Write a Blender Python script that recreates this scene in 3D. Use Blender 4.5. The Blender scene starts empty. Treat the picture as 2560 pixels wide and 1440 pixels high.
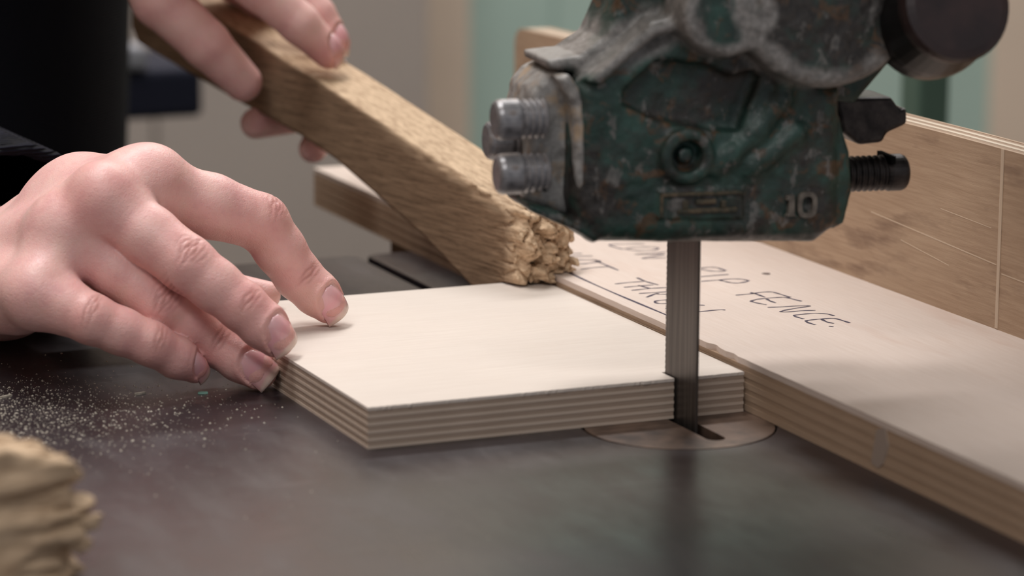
import bpy, bmesh, math, random
import numpy as np
from mathutils import Vector, Matrix

# ------------------------------------------------------------------ units
# everything is laid out in table units: origin on the saw table at the work
# piece's front right corner, x along the work's front edge, y along the rip
# fence away from the camera, z up.  One unit is 0.78 mm; table top at 0.9 m.
S = 0.00078
ZT = 0.90
def W(p): return Vector((p[0]*S, p[1]*S, p[2]*S + ZT))
rng = random.Random(7)
sc = bpy.context.scene
COL = sc.collection

# ------------------------------------------------------------------ camera
cam = bpy.data.cameras.new('camera'); camo = bpy.data.objects.new('camera', cam); COL.objects.link(camo)
cr = Vector((0.918142, -0.396212, 0.005576)); cu = Vector((0.074152, 0.18562, 0.97982)); cf = Vector((0.389252, 0.8992, -0.199805))
camo.matrix_world = Matrix.Translation(W((-555.37, -1051.5, 290.69))) @ Matrix((cr, cu, -cf)).transposed().to_4x4()
cam.sensor_width = 36.0; cam.lens = 109.1
cam.clip_start = 0.02; cam.clip_end = 60
cam.dof.use_dof = True; cam.dof.focus_distance = 1280*S; cam.dof.aperture_fstop = 10.5
sc.camera = camo
# ------------------------------------------------------------------ world, lamps, exposure
sc.view_settings.view_transform = 'Standard'; sc.view_settings.look = 'None'
sc.view_settings.exposure = 0.0; sc.view_settings.gamma = 1.0; sc.view_settings.use_curve_mapping = False
wd = bpy.data.worlds.new('room_air'); sc.world = wd; wd.use_nodes = True
wd.node_tree.nodes['Background'].inputs[0].default_value = (0.92, 0.94, 1.0, 1)
wd.node_tree.nodes['Background'].inputs[1].default_value = 0.36
def area_lamp(name, loc, target, sx, sy, power, col=(1, .98, .97)):
    l = bpy.data.lights.new(name, 'AREA'); l.shape = 'RECTANGLE'; l.size = sx; l.size_y = sy; l.energy = power; l.color = col
    o = bpy.data.objects.new(name, l); COL.objects.link(o); o.location = loc
    o.rotation_euler = (Vector(target) - Vector(loc)).to_track_quat('-Z', 'Y').to_euler()
    return o
area_lamp('ceiling_key_fill', (-0.36, 0.36, 2.40), (-0.06, 0.06, 0.9), 0.8, 0.30, 18)
area_lamp('ceiling_key_fill', (0.75, 1.40, 2.60), (0.75, 2.04, 0.6), 1.5, 0.4, 40)  # added fill light, aimed to brighten the back wall
area_lamp('ceiling_key_fill', (-0.95, -1.15, 2.62), (-0.35, -0.2, 0.9), 1.3, 0.4, 16)  # added fill light on the camera side, lifts the front faces

# ------------------------------------------------------------------ material helpers
def c(r, g, b):
    f = lambda v: ((v/255+.055)/1.055)**2.4 if v/255 > .04045 else v/255/12.92
    return (f(r), f(g), f(b), 1)
class M:
    def __init__(s, name, rough=.5, metal=0, spec=.5):
        s.m = bpy.data.materials.new(name); s.m.use_nodes = True; s.t = s.m.node_tree
        s.b = s.t.nodes['Principled BSDF']; s.b.inputs['Roughness'].default_value = rough
        s.b.inputs['Metallic'].default_value = metal; s.b.inputs['Specular IOR Level'].default_value = spec
        tc = s.t.nodes.new('ShaderNodeTexCoord'); mp = s.t.nodes.new('ShaderNodeMapping'); s.l(tc.outputs['Object'], mp.inputs[0])
        mp.inputs['Scale'].default_value = (1/S, 1/S, 1/S); s.co = mp.outputs[0]     # coordinates in table units
    def l(s, a, b): s.t.links.new(a, b)
    def inp(s, sock, v):
        if isinstance(v, bpy.types.NodeSocket): s.l(v, sock)
        else: sock.default_value = v
    def stretch(s, x, y, z, co=None):
        mp = s.t.nodes.new('ShaderNodeMapping'); s.l(co or s.co, mp.inputs[0]); mp.inputs['Scale'].default_value = (x, y, z); return mp.outputs[0]
    def noise(s, scale, detail=3, rough=.55, co=None, dist=0):
        n = s.t.nodes.new('ShaderNodeTexNoise'); s.l(co or s.co, n.inputs['Vector']); n.inputs['Scale'].default_value = scale
        n.inputs['Detail'].default_value = detail; n.inputs['Roughness'].default_value = rough; n.inputs['Distortion'].default_value = dist
        return n.outputs['Fac']
    def voro(s, scale, co=None, feature='F1'):
        n = s.t.nodes.new('ShaderNodeTexVoronoi'); n.feature = feature; s.l(co or s.co, n.inputs['Vector']); n.inputs['Scale'].default_value = scale
        return n.outputs['Distance']
    def ramp(s, fac, stops):
        n = s.t.nodes.new('ShaderNodeValToRGB'); s.l(fac, n.inputs[0]); e = n.color_ramp.elements
        while len(e) < len(stops): e.new(.5)
        for k, (p, col) in enumerate(stops):
            e[k].position = p; e[k].color = col if not isinstance(col, (int, float)) else (col, col, col, 1)
        return n.outputs[0]
    def mix(s, fac, a, b, mode='MIX'):
        n = s.t.nodes.new('ShaderNodeMix'); n.data_type = 'RGBA'; n.blend_type = mode
        s.inp(n.inputs[0], fac); s.inp(n.inputs[6], a); s.inp(n.inputs[7], b); return n.outputs[2]
    def math(s, op, a, b=0.0):
        n = s.t.nodes.new('ShaderNodeMath'); n.operation = op; s.inp(n.inputs[0], a); s.inp(n.inputs[1], b); return n.outputs[0]
    def attr(s, name):
        n = s.t.nodes.new('ShaderNodeAttribute'); n.attribute_name = name; return n.outputs['Fac']
    def color(s, v): s.inp(s.b.inputs['Base Color'], v); return s
    def rough(s, v): s.inp(s.b.inputs['Roughness'], v); return s
    def metal(s, v): s.inp(s.b.inputs['Metallic'], v); return s
    def bump(s, h, strength, dist):
        n = s.t.nodes.new('ShaderNodeBump'); s.l(h, n.inputs['Height']); n.inputs['Strength'].default_value = strength
        n.inputs['Distance'].default_value = dist*S; s.l(n.outputs[0], s.b.inputs['Normal']); return s

MAT = {}
def wood(name, light, dark, along='y', grain=.5, rough=.6, stain=None, bump=.15, gscale=.9):
    m = M(name, rough, 0, .3); k = .05
    st = {'x': (k, 1, 1), 'y': (1, k, 1), 'z': (1, 1, k)}[along]
    g = m.noise(gscale, 5, .6, m.stretch(*st)); f = m.noise(gscale*4, 3, .6, m.stretch(*st)); big = m.noise(.02, 3)
    col = m.ramp(g, [(.5-grain*.4, dark), (.5+grain*.4, light)])
    col = m.mix(m.ramp(f, [(.5, 0.0), (.72, .35)]), col, dark)
    if stain:
        col = m.mix(m.ramp(m.noise(stain[1], 4, .65, m.stretch(*[v**.5 for v in st])), [(stain[2], 0.0), (stain[2]+.15, stain[3])]), col, stain[0])
    col = m.mix(m.ramp(big, [(.35, 0.0), (.7, .25)]), col, tuple(v*.82 for v in light[:3])+(1,))
    m.color(col).bump(f, bump, .4); MAT[name] = m.m
# wood of the work piece: pale birch, almost no figure
wood('birch_face', c(220,209,199), c(210,197,186), 'x', .6, .55, (c(198,180,166), .012, .62, .4), .04)
wood('birch_ply_light', c(206,188,172), c(190,171,154), 'x', .8, .8, None, .3)
wood('birch_ply_dark', c(172,152,136), c(154,134,118), 'x', .8, .85, None, .3)
wood('ply_face', c(220,205,195), c(206,187,174), 'y', .8, .6, (c(196,166,150), .03, .58, .5), .08)
wood('ply_edge_light', c(192,166,142), c(168,142,118), 'y', .9, .8, (c(104,76,56), .03, .58, .7), .25)
wood('ply_edge_dark', c(182,156,132), c(156,130,107), 'y', .9, .8, (c(92,66,48), .03, .56, .7), .25)
wood('fence_face', c(202,176,150), c(160,132,108), 'y', .9, .55, (c(112,86,72), .07, .54, .6), .25, .8)
wood('fence_ply_light', c(226,212,194), c(206,188,166), 'y', .8, .75)
wood('fence_ply_dark', c(176,152,130), c(150,124,104), 'y', .8, .75)
wood('filler', c(222,202,180), c(204,182,158), 'z', .8, .7)
wood('cleat_wood', c(120,96,74), c(86,66,50), 'y', .9, .75)
def stick_mat():
    m = M('stick_wood', .75, 0, .25)
    st = m.stretch(.05, 1, 1)
    g = m.noise(.7, 6, .65, st, .4); f = m.noise(2.4, 4, .6, m.stretch(.07, 1, 1))
    col = m.ramp(g, [(.3, c(98,78,60)), (.5, c(136,111,88)), (.72, c(166,139,112))])
    col = m.mix(m.ramp(f, [(.52, 0.0), (.68, .5)]), col, c(78,58,42))
    raw_lit = m.ramp(m.noise(.5, 4, .6, m.stretch(.12, 1, 1)), [(.3, c(166,138,110)), (.65, c(222,194,162))])
    col = m.mix(m.attr('raw_lit'), col, raw_lit)
    m.color(col).bump(m.math('ADD', f, m.noise(1.5, 4)), .3, .3); MAT['stick_wood'] = m.m
stick_mat()
def skin_mat():
    m = M('skin', .46, 0, .45)
    mot = m.noise(.09, 3, .6); fine = m.noise(.5, 3, .6)
    col = m.ramp(mot, [(.3, c(234,192,184)), (.55, c(231,182,176)), (.75, c(222,168,165))])
    col = m.mix(m.ramp(m.noise(.05, 2), [(.55, 0.0), (.75, .3)]), col, c(208,178,154))
    col = m.mix(m.attr('red'), col, c(208,120,114))
    col = m.mix(m.math('MULTIPLY', m.attr('crease'), .55), col, c(150,82,70))  # groove darkening painted into the skin colour
    m.color(col)
    m.b.inputs['Subsurface Weight'].default_value = .3; m.b.inputs['Subsurface Radius'].default_value = (1, .35, .2); m.b.inputs['Subsurface Scale'].default_value = 3.2*S
    v = m.voro(1.15); v2 = m.voro(.55)
    h = m.math('ADD', m.math('MULTIPLY', m.ramp(v, [(0, 0.0), (.5, 1.0)]), .6), m.math('ADD', m.math('MULTIPLY', v2, .5), fine))
    m.bump(h, .28, .42); m.rough(m.ramp(fine, [(.3, .38), (.7, .52)])); MAT['skin'] = m.m
    n = M('fingernail', .22, 0, .5)
    e = n.attr('tip')
    col = n.ramp(e, [(0, c(232,186,188)), (.45, c(232,168,174)), (.8, c(228,176,174)), (.87, c(226,194,182)), (1, c(230,206,192))])
    n.color(col); n.b.inputs['Subsurface Weight'].default_value = .15; n.b.inputs['Subsurface Scale'].default_value = 1.5*S; n.b.inputs['Coat Weight'].default_value = .3
    n.b.inputs['Coat Roughness'].default_value = .12
    MAT['fingernail'] = n.m
skin_mat()
def misc_mats():
    m = M('table_iron', .34, .0, .5)
    a = m.noise(.008, 4, .6); b = m.noise(.05, 5, .65, m.stretch(1, .35, 1)); d = m.noise(.9, 3, .7)
    col = m.ramp(a, [(.35, c(40,36,38)), (.6, c(52,43,46)), (.75, c(44,44,43))])
    col = m.mix(m.ramp(b, [(.55, 0.0), (.75, .45)]), col, c(70,62,63))
    scr = m.ramp(m.noise(.6, 2, .5, m.stretch(.03, .7, 1)), [(.68, 0.0), (.74, .4)])
    col = m.mix(scr, col, c(96,92,92))
    m.color(col).rough(m.ramp(b, [(.3, .26), (.7, .42)])).bump(d, .06, .3); MAT['table_iron'] = m.m
    m = M('insert_plate', .42, .25, .5)
    col = m.ramp(m.noise(.05, 4, .6), [(.35, c(66,52,45)), (.6, c(120,98,84))])  # brown tint paints in the reflection of the wood
    m.color(col); MAT['insert_plate'] = m.m
    m = M('slot_shade', .9, 0, .1); m.color(c(10,9,9)); MAT['slot_shade'] = m.m  # near-black colour standing in for the shade inside slots
    m = M('blade_steel', .38, .75, .5)
    col = m.ramp(m.noise(.8, 3, .6, m.stretch(1, 1, .02)), [(.35, c(74,69,66)), (.65, c(104,98,94))])
    m.color(col); MAT['blade_steel'] = m.m
    # chipped green machine enamel over cast iron
    m = M('machine_enamel', .5, 0, .5)
    big = m.noise(.035, 5, .6); mid = m.noise(.10, 5, .62, None, .6); sm = m.noise(.4, 4, .6)
    green = m.ramp(m.noise(.06, 4, .6), [(.3, c(26,40,36)), (.5, c(40,64,57)), (.7, c(56,90,81))])
    grime = m.ramp(sm, [(.3, c(36,33,31)), (.7, c(62,57,53))])
    bare = m.ramp(sm, [(.3, c(82,80,78)), (.7, c(126,122,118))])
    rust = m.ramp(sm, [(.3, c(66,44,28)), (.7, c(104,78,54))])
    col = m.mix(m.ramp(big, [(.46, 0.0), (.58, 1.0)]), green, grime)
    col = m.mix(m.ramp(mid, [(.56, 0.0), (.63, .8)]), col, rust)
    col = m.mix(m.ramp(m.noise(.13, 5, .6, m.stretch(1.3, 1, .8)), [(.57, 0.0), (.63, .75)]), col, bare)
    col = m.mix(m.ramp(m.attr('wear'), [(.3, 0.0), (.75, .95)]), col, m.ramp(sm, [(.3, c(104,101,98)), (.7, c(156,151,147))]))
    m.color(col).rough(m.ramp(sm, [(.3, .36), (.7, .58)])).bump(m.math('ADD', mid, sm), .35, 1.2); MAT['machine_enamel'] = m.m
    m = M('bare_casting', .5, .1, .5)
    sm = m.noise(.3, 5, .65); dust = m.noise(.12, 4, .6)
    col = m.ramp(sm, [(.3, c(118,114,110)), (.7, c(172,168,164))])
    col = m.mix(m.ramp(dust, [(.5, 0.0), (.64, .8)]), col, c(176,150,122))
    m.color(col).bump(sm, .3, 1); MAT['bare_casting'] = m.m
    m = M('bolt_steel', .36, .45, .5)
    sm = m.noise(.25, 4, .6)
    m.color(m.mix(m.ramp(sm, [(.55, 0.0), (.7, .7)]), m.ramp(sm, [(.3, c(112,110,112)), (.6, c(160,158,160))]), c(104,82,64))); MAT['bolt_steel'] = m.m
    m = M('dark_steel', .42, .5, .5); m.color(m.ramp(m.noise(.2, 4), [(.35, c(34,30,30)), (.65, c(66,60,58))])); MAT['dark_steel'] = m.m
    m = M('knob_brown', .38, 0, .5); m.color(m.ramp(m.noise(.08, 3), [(.35, c(34,20,20)), (.65, c(52,34,32))])); MAT['knob_brown'] = m.m
    m = M('knob_black', .35, 0, .5); m.color(c(14,13,14)); MAT['knob_black'] = m.m
    m = M('emboss_worn', .5, .2, .5); m.color(m.ramp(m.noise(.3, 4), [(.3, c(84,78,72)), (.7, c(132,124,114))])); MAT['emboss_worn'] = m.m
    m = M('tablet_worn', .6, 0, .3); m.color(m.ramp(m.noise(.25, 4), [(.35, c(54,56,48)), (.65, c(104,90,72))])); MAT['tablet_worn'] = m.m
    m = M('ink', .6, 0, .2); m.color(m.ramp(m.noise(.4, 2), [(.3, c(40,34,56)), (.7, c(64,56,78))])); MAT['ink'] = m.m
    m = M('pale_paint', .6, 0, .3); m.color(c(166,150,138)); MAT['pale_paint'] = m.m
    m = M('knot', .7, 0, .3); m.color(c(64,46,44)); MAT['knot'] = m.m
    # dark navy knit
    m = M('knit', .85, 0, .15)
    w = m.t.nodes.new('ShaderNodeTexWave'); w.wave_type = 'BANDS'; w.bands_direction = 'Z'; m.l(m.co, w.inputs['Vector']); w.inputs['Scale'].default_value = .18; w.inputs['Distortion'].default_value = 1.5; w.inputs['Detail'].default_value = 3
    m.color(m.ramp(w.outputs['Fac'], [(.2, c(9,9,15)), (.8, c(20,20,31))])).bump(w.outputs['Fac'], .7, 1.2); MAT['knit'] = m.m
    m = M('sawdust', .9, 0, .2); m.color(m.ramp(m.noise(.5, 2), [(.3, c(150,140,126)), (.7, c(206,198,184))])); MAT['sawdust'] = m.m
    m = M('green_chip', .8, 0, .2); m.color(c(150,196,180)); MAT['green_chip'] = m.m
    def plain(n, col, r=.8, var=.06, sc_=.004):
        m = M(n, r, 0, .3); a = tuple(v*(1-var) for v in col[:3])+(1,); m.color(m.ramp(m.noise(sc_, 3), [(.35, a), (.65, col)])); MAT[n] = m.m
    plain('wall_paint', c(196,178,162)); plain('wall_paint_grey', c(160,150,142)); plain('teal_paint', c(158,178,168)); plain('floor_concrete', c(120,114,108))
    plain('ceiling_paint', c(225,222,216)); plain('navy_plastic', c(26,28,44)); plain('trouser_cloth', c(24,24,30), .9); plain('grey_plastic', c(150,150,156)); plain('frame_green', c(58,92,80)); plain('sage_paint', c(98,120,106))
    plain('cream_paint', c(204,186,168))
misc_mats()

# ------------------------------------------------------------------ object helpers
WLOC = {}
def tag(o, label=None, cat=None, group=None, kind=None):
    if label: o['label'] = label
    if cat: o['category'] = cat
    if group: o['group'] = group
    if kind: o['kind'] = kind
    return o
def link(o, wloc, parent=None):
    COL.objects.link(o); WLOC[o.name] = Vector(wloc)
    if parent is not None:
        o.parent = parent; o.location = Vector(wloc) - WLOC[parent.name]
    else: o.location = wloc
    return o
def empty(name, p, label, cat, group=None):
    o = bpy.data.objects.new(name, None); o.empty_display_size = .02
    link(o, W(p)); return tag(o, label, cat, group)
def mobj(name, verts, faces, mat, parent=None, smooth=False, bevel=0, attrs=None, origin=None):
    """one mesh object from vertices in table units"""
    v = np.asarray(verts, dtype=float)
    cen = np.array(origin if origin is not None else (v.min(0)+v.max(0))/2)
    me = bpy.data.meshes.new(name); me.from_pydata(((v-cen)*S).tolist(), [], [list(map(int, f)) for f in faces] if not isinstance(faces, np.ndarray) else faces.tolist())
    if attrs:
        for k, a in attrs.items():
            at = me.attributes.new(k, 'FLOAT', 'POINT'); at.data.foreach_set('value', np.asarray(a, dtype=np.float32))
    bm = bmesh.new(); bm.from_mesh(me)
    if len(bm.faces) < 20000: bmesh.ops.recalc_face_normals(bm, faces=bm.faces)
    bm.to_mesh(me); bm.free()
    if smooth: me.polygons.foreach_set('use_smooth', [True]*len(me.polygons))
    for m in (mat if isinstance(mat, (list, tuple)) else [mat]): me.materials.append(MAT[m])
    o = bpy.data.objects.new(name, me)
    link(o, W(cen), parent)
    if bevel:
        b = o.modifiers.new('bevel', 'BEVEL'); b.width = bevel*S; b.segments = 2; b.limit_method = 'ANGLE'; b.angle_limit = math.radians(40)
    return o
def box_vf(x0, x1, y0, y1, z0, z1):
    v = [(x, y, z) for x in (x0, x1) for y in (y0, y1) for z in (z0, z1)]
    return v, [(0,1,3,2),(4,6,7,5),(0,4,5,1),(2,3,7,6),(0,2,6,4),(1,5,7,3)]
def prism_vf(pts, a0, a1, f=lambda p, q, a: (p, q, a)):
    n = len(pts); v = [f(p, q, a0) for p, q in pts] + [f(p, q, a1) for p, q in pts]
    return v, [tuple(range(n))[::-1], tuple(range(n, 2*n))] + [(i, (i+1) % n, n+(i+1) % n, n+i) for i in range(n)]
def basis(a):
    a = np.asarray(a, float); a = a/np.linalg.norm(a)
    t = np.array((0, 0, 1.)) if abs(a[2]) < .9 else np.array((1., 0, 0))
    s = np.cross(a, t); s /= np.linalg.norm(s); return a, s, np.cross(s, a)
def lathe_vf(p0, axis, prof, n=32, helix=0):
    """prof: list of (distance along axis, radius); helix shifts rings by angle"""
    a, s, t = basis(axis); p0 = np.asarray(p0, float); v = []; f = []
    for d, r in prof:
        for k in range(n):
            th = 2*math.pi*k/n; v.append(p0 + a*(d+helix*k/n) + (s*math.cos(th)+t*math.sin(th))*r)
    for i in range(len(prof)-1):
        for k in range(n): f.append((i*n+k, i*n+(k+1) % n, (i+1)*n+(k+1) % n, (i+1)*n+k))
    f.append(tuple(range(n))[::-1]); f.append(tuple(range((len(prof)-1)*n, len(prof)*n)))
    return v, f
def tube_vf(pts, rad, n=16, flat=1.0):
    pts = [np.asarray(p, float) for p in pts]; v = []; f = []; prev = None
    for i, p in enumerate(pts):
        d = pts[min(i+1, len(pts)-1)] - pts[max(i-1, 0)]; d /= np.linalg.norm(d)
        if prev is None: _, s, t = basis(d)
        else:
            s = prev - d*(prev@d); s /= np.linalg.norm(s); t = np.cross(d, s)
        prev = s
        for k in range(n):
            th = 2*math.pi*k/n; v.append(p + (s*math.cos(th)+t*math.sin(th)*flat)*rad[i])
    for i in range(len(pts)-1):
        for k in range(n): f.append((i*n+k, i*n+(k+1) % n, (i+1)*n+(k+1) % n, (i+1)*n+k))
    f.append(tuple(range(n))[::-1]); f.append(tuple(range((len(pts)-1)*n, len(pts)*n)))
    return v, f
def spline(pts, m=8):
    P = [np.asarray(p, float) for p in pts]; P = [2*P[0]-P[1]] + P + [2*P[-1]-P[-2]]; out = []
    for i in range(1, len(P)-2):
        for k in range(m):
            t = k/m; a, b, cc, d = P[i-1:i+3]
            out.append(.5*((2*b)+(cc-a)*t+(2*a-5*b+4*cc-d)*t*t+(3*b-a-3*cc+d)*t**3))
    return out + [P[-2]]

# ------------------------------------------------------------------ distance-field modelling
class Field:
    def __init__(s, lo, hi, h):
        s.lo = np.array(lo, np.float32); s.h = h
        s.n = np.ceil((np.array(hi)-s.lo)/h).astype(int)+1
        s.ax = [s.lo[i]+h*np.arange(s.n[i], dtype=np.float32) for i in range(3)]
    def new(s): return np.full(tuple(s.n), 60., np.float32)
    def block(s, lo, hi):
        i0 = np.clip(np.floor((np.array(lo)-s.lo)/s.h).astype(int), 0, s.n); i1 = np.clip(np.ceil((np.array(hi)-s.lo)/s.h).astype(int)+1, 0, s.n)
        sl = tuple(slice(a, b) for a, b in zip(i0, i1))
        X, Y, Z = np.meshgrid(*[s.ax[k][sl[k]] for k in range(3)], indexing='ij', sparse=True)
        return sl, X, Y, Z
    def cone(s, F, a, b, ra, rb, k=3., mar=9):
        a = np.array(a, np.float32); b = np.array(b, np.float32); R = max(ra, rb)+mar
        sl, X, Y, Z = s.block(np.minimum(a, b)-R, np.maximum(a, b)+R); d = b-a; L = max(float(d@d), 1e-6)
        t = np.clip(((X-a[0])*d[0]+(Y-a[1])*d[1]+(Z-a[2])*d[2])/L, 0, 1)
        D = np.sqrt((X-a[0]-t*d[0])**2+(Y-a[1]-t*d[1])**2+(Z-a[2]-t*d[2])**2)-(ra+(rb-ra)*t)
        F[sl] = smin(F[sl], D, k)
    def ball(s, F, a, r, k=3., mar=9): s.cone(F, a, np.array(a)+.01, r, r, k, mar)
    def sample(s, F, P):
        q = (np.asarray(P)-s.lo)/s.h; i = np.clip(np.floor(q).astype(int), 0, s.n-2); t = np.clip(q-i, 0, 1); o = 0
        for dx in (0, 1):
            for dy in (0, 1):
                for dz in (0, 1):
                    w = (t[..., 0] if dx else 1-t[..., 0])*(t[..., 1] if dy else 1-t[..., 1])*(t[..., 2] if dz else 1-t[..., 2])
                    o = o + w*F[i[..., 0]+dx, i[..., 1]+dy, i[..., 2]+dz]
        return o
    def mesh(s, F):
        """surface nets"""
        n = s.n; ins = F < 0; cnt = np.zeros(tuple(n-1), np.int16); acc = np.zeros(tuple(n-1)+(3,), np.float32); edges = []
        for ax in range(3):
            lo = [slice(None)]*3; hi = [slice(None)]*3; lo[ax] = slice(0, -1); hi[ax] = slice(1, None)
            E = np.argwhere(ins[tuple(lo)] != ins[tuple(hi)]); o = np.zeros(3, int); o[ax] = 1
            f0 = F[E[:, 0], E[:, 1], E[:, 2]]; f1 = F[E[:, 0]+o[0], E[:, 1]+o[1], E[:, 2]+o[2]]; t = f0/(f0-f1)
            P = E.astype(np.float32); P[:, ax] += t
            b, cc = [k for k in range(3) if k != ax]; ids = []
            for db, dc in ((0, 0), (1, 0), (1, 1), (0, 1)):
                I = E.copy(); I[:, b] -= db; I[:, cc] -= dc; ids.append(I)
                ok = ((I >= 0) & (I < n-1)).all(1)
                np.add.at(cnt, tuple(I[ok].T), 1); np.add.at(acc, tuple(I[ok].T), P[ok])
            edges.append((ids, f0 < 0, ax))
        idx = np.full(tuple(n-1), -1, int); act = cnt > 0; idx[act] = np.arange(act.sum())
        V = acc[act]/cnt[act][:, None]*s.h+s.lo; Q = []
        for ids, neg, ax in edges:
            ok = np.ones(len(neg), bool)
            for I in ids: ok &= ((I >= 0) & (I < n-1)).all(1)
            q = np.stack([idx[tuple(I[ok].T)] for I in ids], 1); ng = neg[ok] ^ (ax == 1)
            q[~ng] = q[~ng][:, ::-1]; Q.append(q)
        return V, np.concatenate(Q)
def smin(a, b, k):
    h = np.maximum(k-np.abs(a-b), 0)/k
    return np.minimum(a, b)-h*h*k*.25
def poly_sd(pts, X, Y):
    """signed distance to a polygon in 2-D"""
    d = None; ins = np.zeros(np.broadcast(X, Y).shape, bool); n = len(pts)
    for i in range(n):
        ax, ay = pts[i]; bx, by = pts[(i+1) % n]; ex, ey = bx-ax, by-ay
        t = np.clip(((X-ax)*ex+(Y-ay)*ey)/(ex*ex+ey*ey+1e-9), 0, 1)
        q = (X-ax-t*ex)**2+(Y-ay-t*ey)**2; d = q if d is None else np.minimum(d, q)
        cnd = (ay > Y) != (by > Y)
        ins ^= cnd & (X < ex*(Y-ay)/(ey if abs(ey) > 1e-9 else 1e-9)+ax)
    d = np.sqrt(d); return np.where(ins, -d, d)
def extr(d2, z, z0, z1, r=0.):
    """extrusion of a 2-D distance with rounded edges"""
    wz = np.abs(z-(z0+z1)/2)-(z1-z0)/2+r; d2 = d2+r
    return np.minimum(np.maximum(d2, wz), 0)+np.sqrt(np.maximum(d2, 0)**2+np.maximum(wz, 0)**2)-r
def vnoise(P, seed, scale):
    """cheap value noise at points"""
    R = np.random.RandomState(seed).rand(32, 32, 32).astype(np.float32); q = np.asarray(P)*scale+100.; i = np.floor(q).astype(int); t = q-i; t = t*t*(3-2*t); o = 0
    for dx in (0, 1):
        for dy in (0, 1):
            for dz in (0, 1):
                w = (t[..., 0] if dx else 1-t[..., 0])*(t[..., 1] if dy else 1-t[..., 1])*(t[..., 2] if dz else 1-t[..., 2])
                o = o + w*R[(i[..., 0]+dx) % 32, (i[..., 1]+dy) % 32, (i[..., 2]+dz) % 32]
    return o
def cells(P, seeds):
    """nearest and second nearest seed distances and index"""
    d = np.stack([((P-s)**2).sum(-1) for s in seeds]); o = np.sort(d, 0); return np.sqrt(o[0]), np.sqrt(o[1]), d.argmin(0)

# ================================================================== SETTING
def setting():
    def wall(name, v, mat, **k):
        o = mobj(name, *v, mat, **k); tag(o, kind='structure'); return o
    fz = -ZT/S
    wall('floor', box_vf(-2600, 3600, -2300, 2650, fz-40, fz), 'floor_concrete')
    wall('wall_back', box_vf(-2600, 3600, 2620, 2700, fz, 2300), 'wall_paint')
    wall('wall_left', box_vf(-2680, -2600, -2300, 2700, fz, 2300), 'wall_paint')
    wall('wall_right', box_vf(3600, 3680, -2300, 2700, fz, 2300), 'wall_paint')
    wall('ceiling', box_vf(-2680, 3680, -2300, 2700, 2300, 2340), 'ceiling_paint')
    # teal door let into the back wall, with its frame
    d = wall('door_1', box_vf(960, 1740, 2596, 2612, fz+6, 1250), 'teal_paint')
    mobj('door_panel', *box_vf(1080, 1620, 2590, 2597, fz+200, -320), 'teal_paint', d, bevel=3)
    mobj('door_panel', *box_vf(1080, 1620, 2590, 2597, -220, 1100), 'teal_paint', d, bevel=3)
    mobj('door_handle', *lathe_vf((1690, 2600, 140), (0, -1, 0), [(0, 22), (6, 22), (8, 10), (50, 10), (52, 24), (70, 24)], 20), 'bolt_steel', d, smooth=False)
    t = wall('trim_1', box_vf(880, 960, 2590, 2620, fz, 1330), 'cream_paint')
    wall('trim_2', box_vf(1740, 1820, 2590, 2620, fz, 1330), 'cream_paint')
    wall('trim_3', box_vf(960, 1740, 2590, 2620, 1250, 1330), 'cream_paint')
setting()

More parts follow.
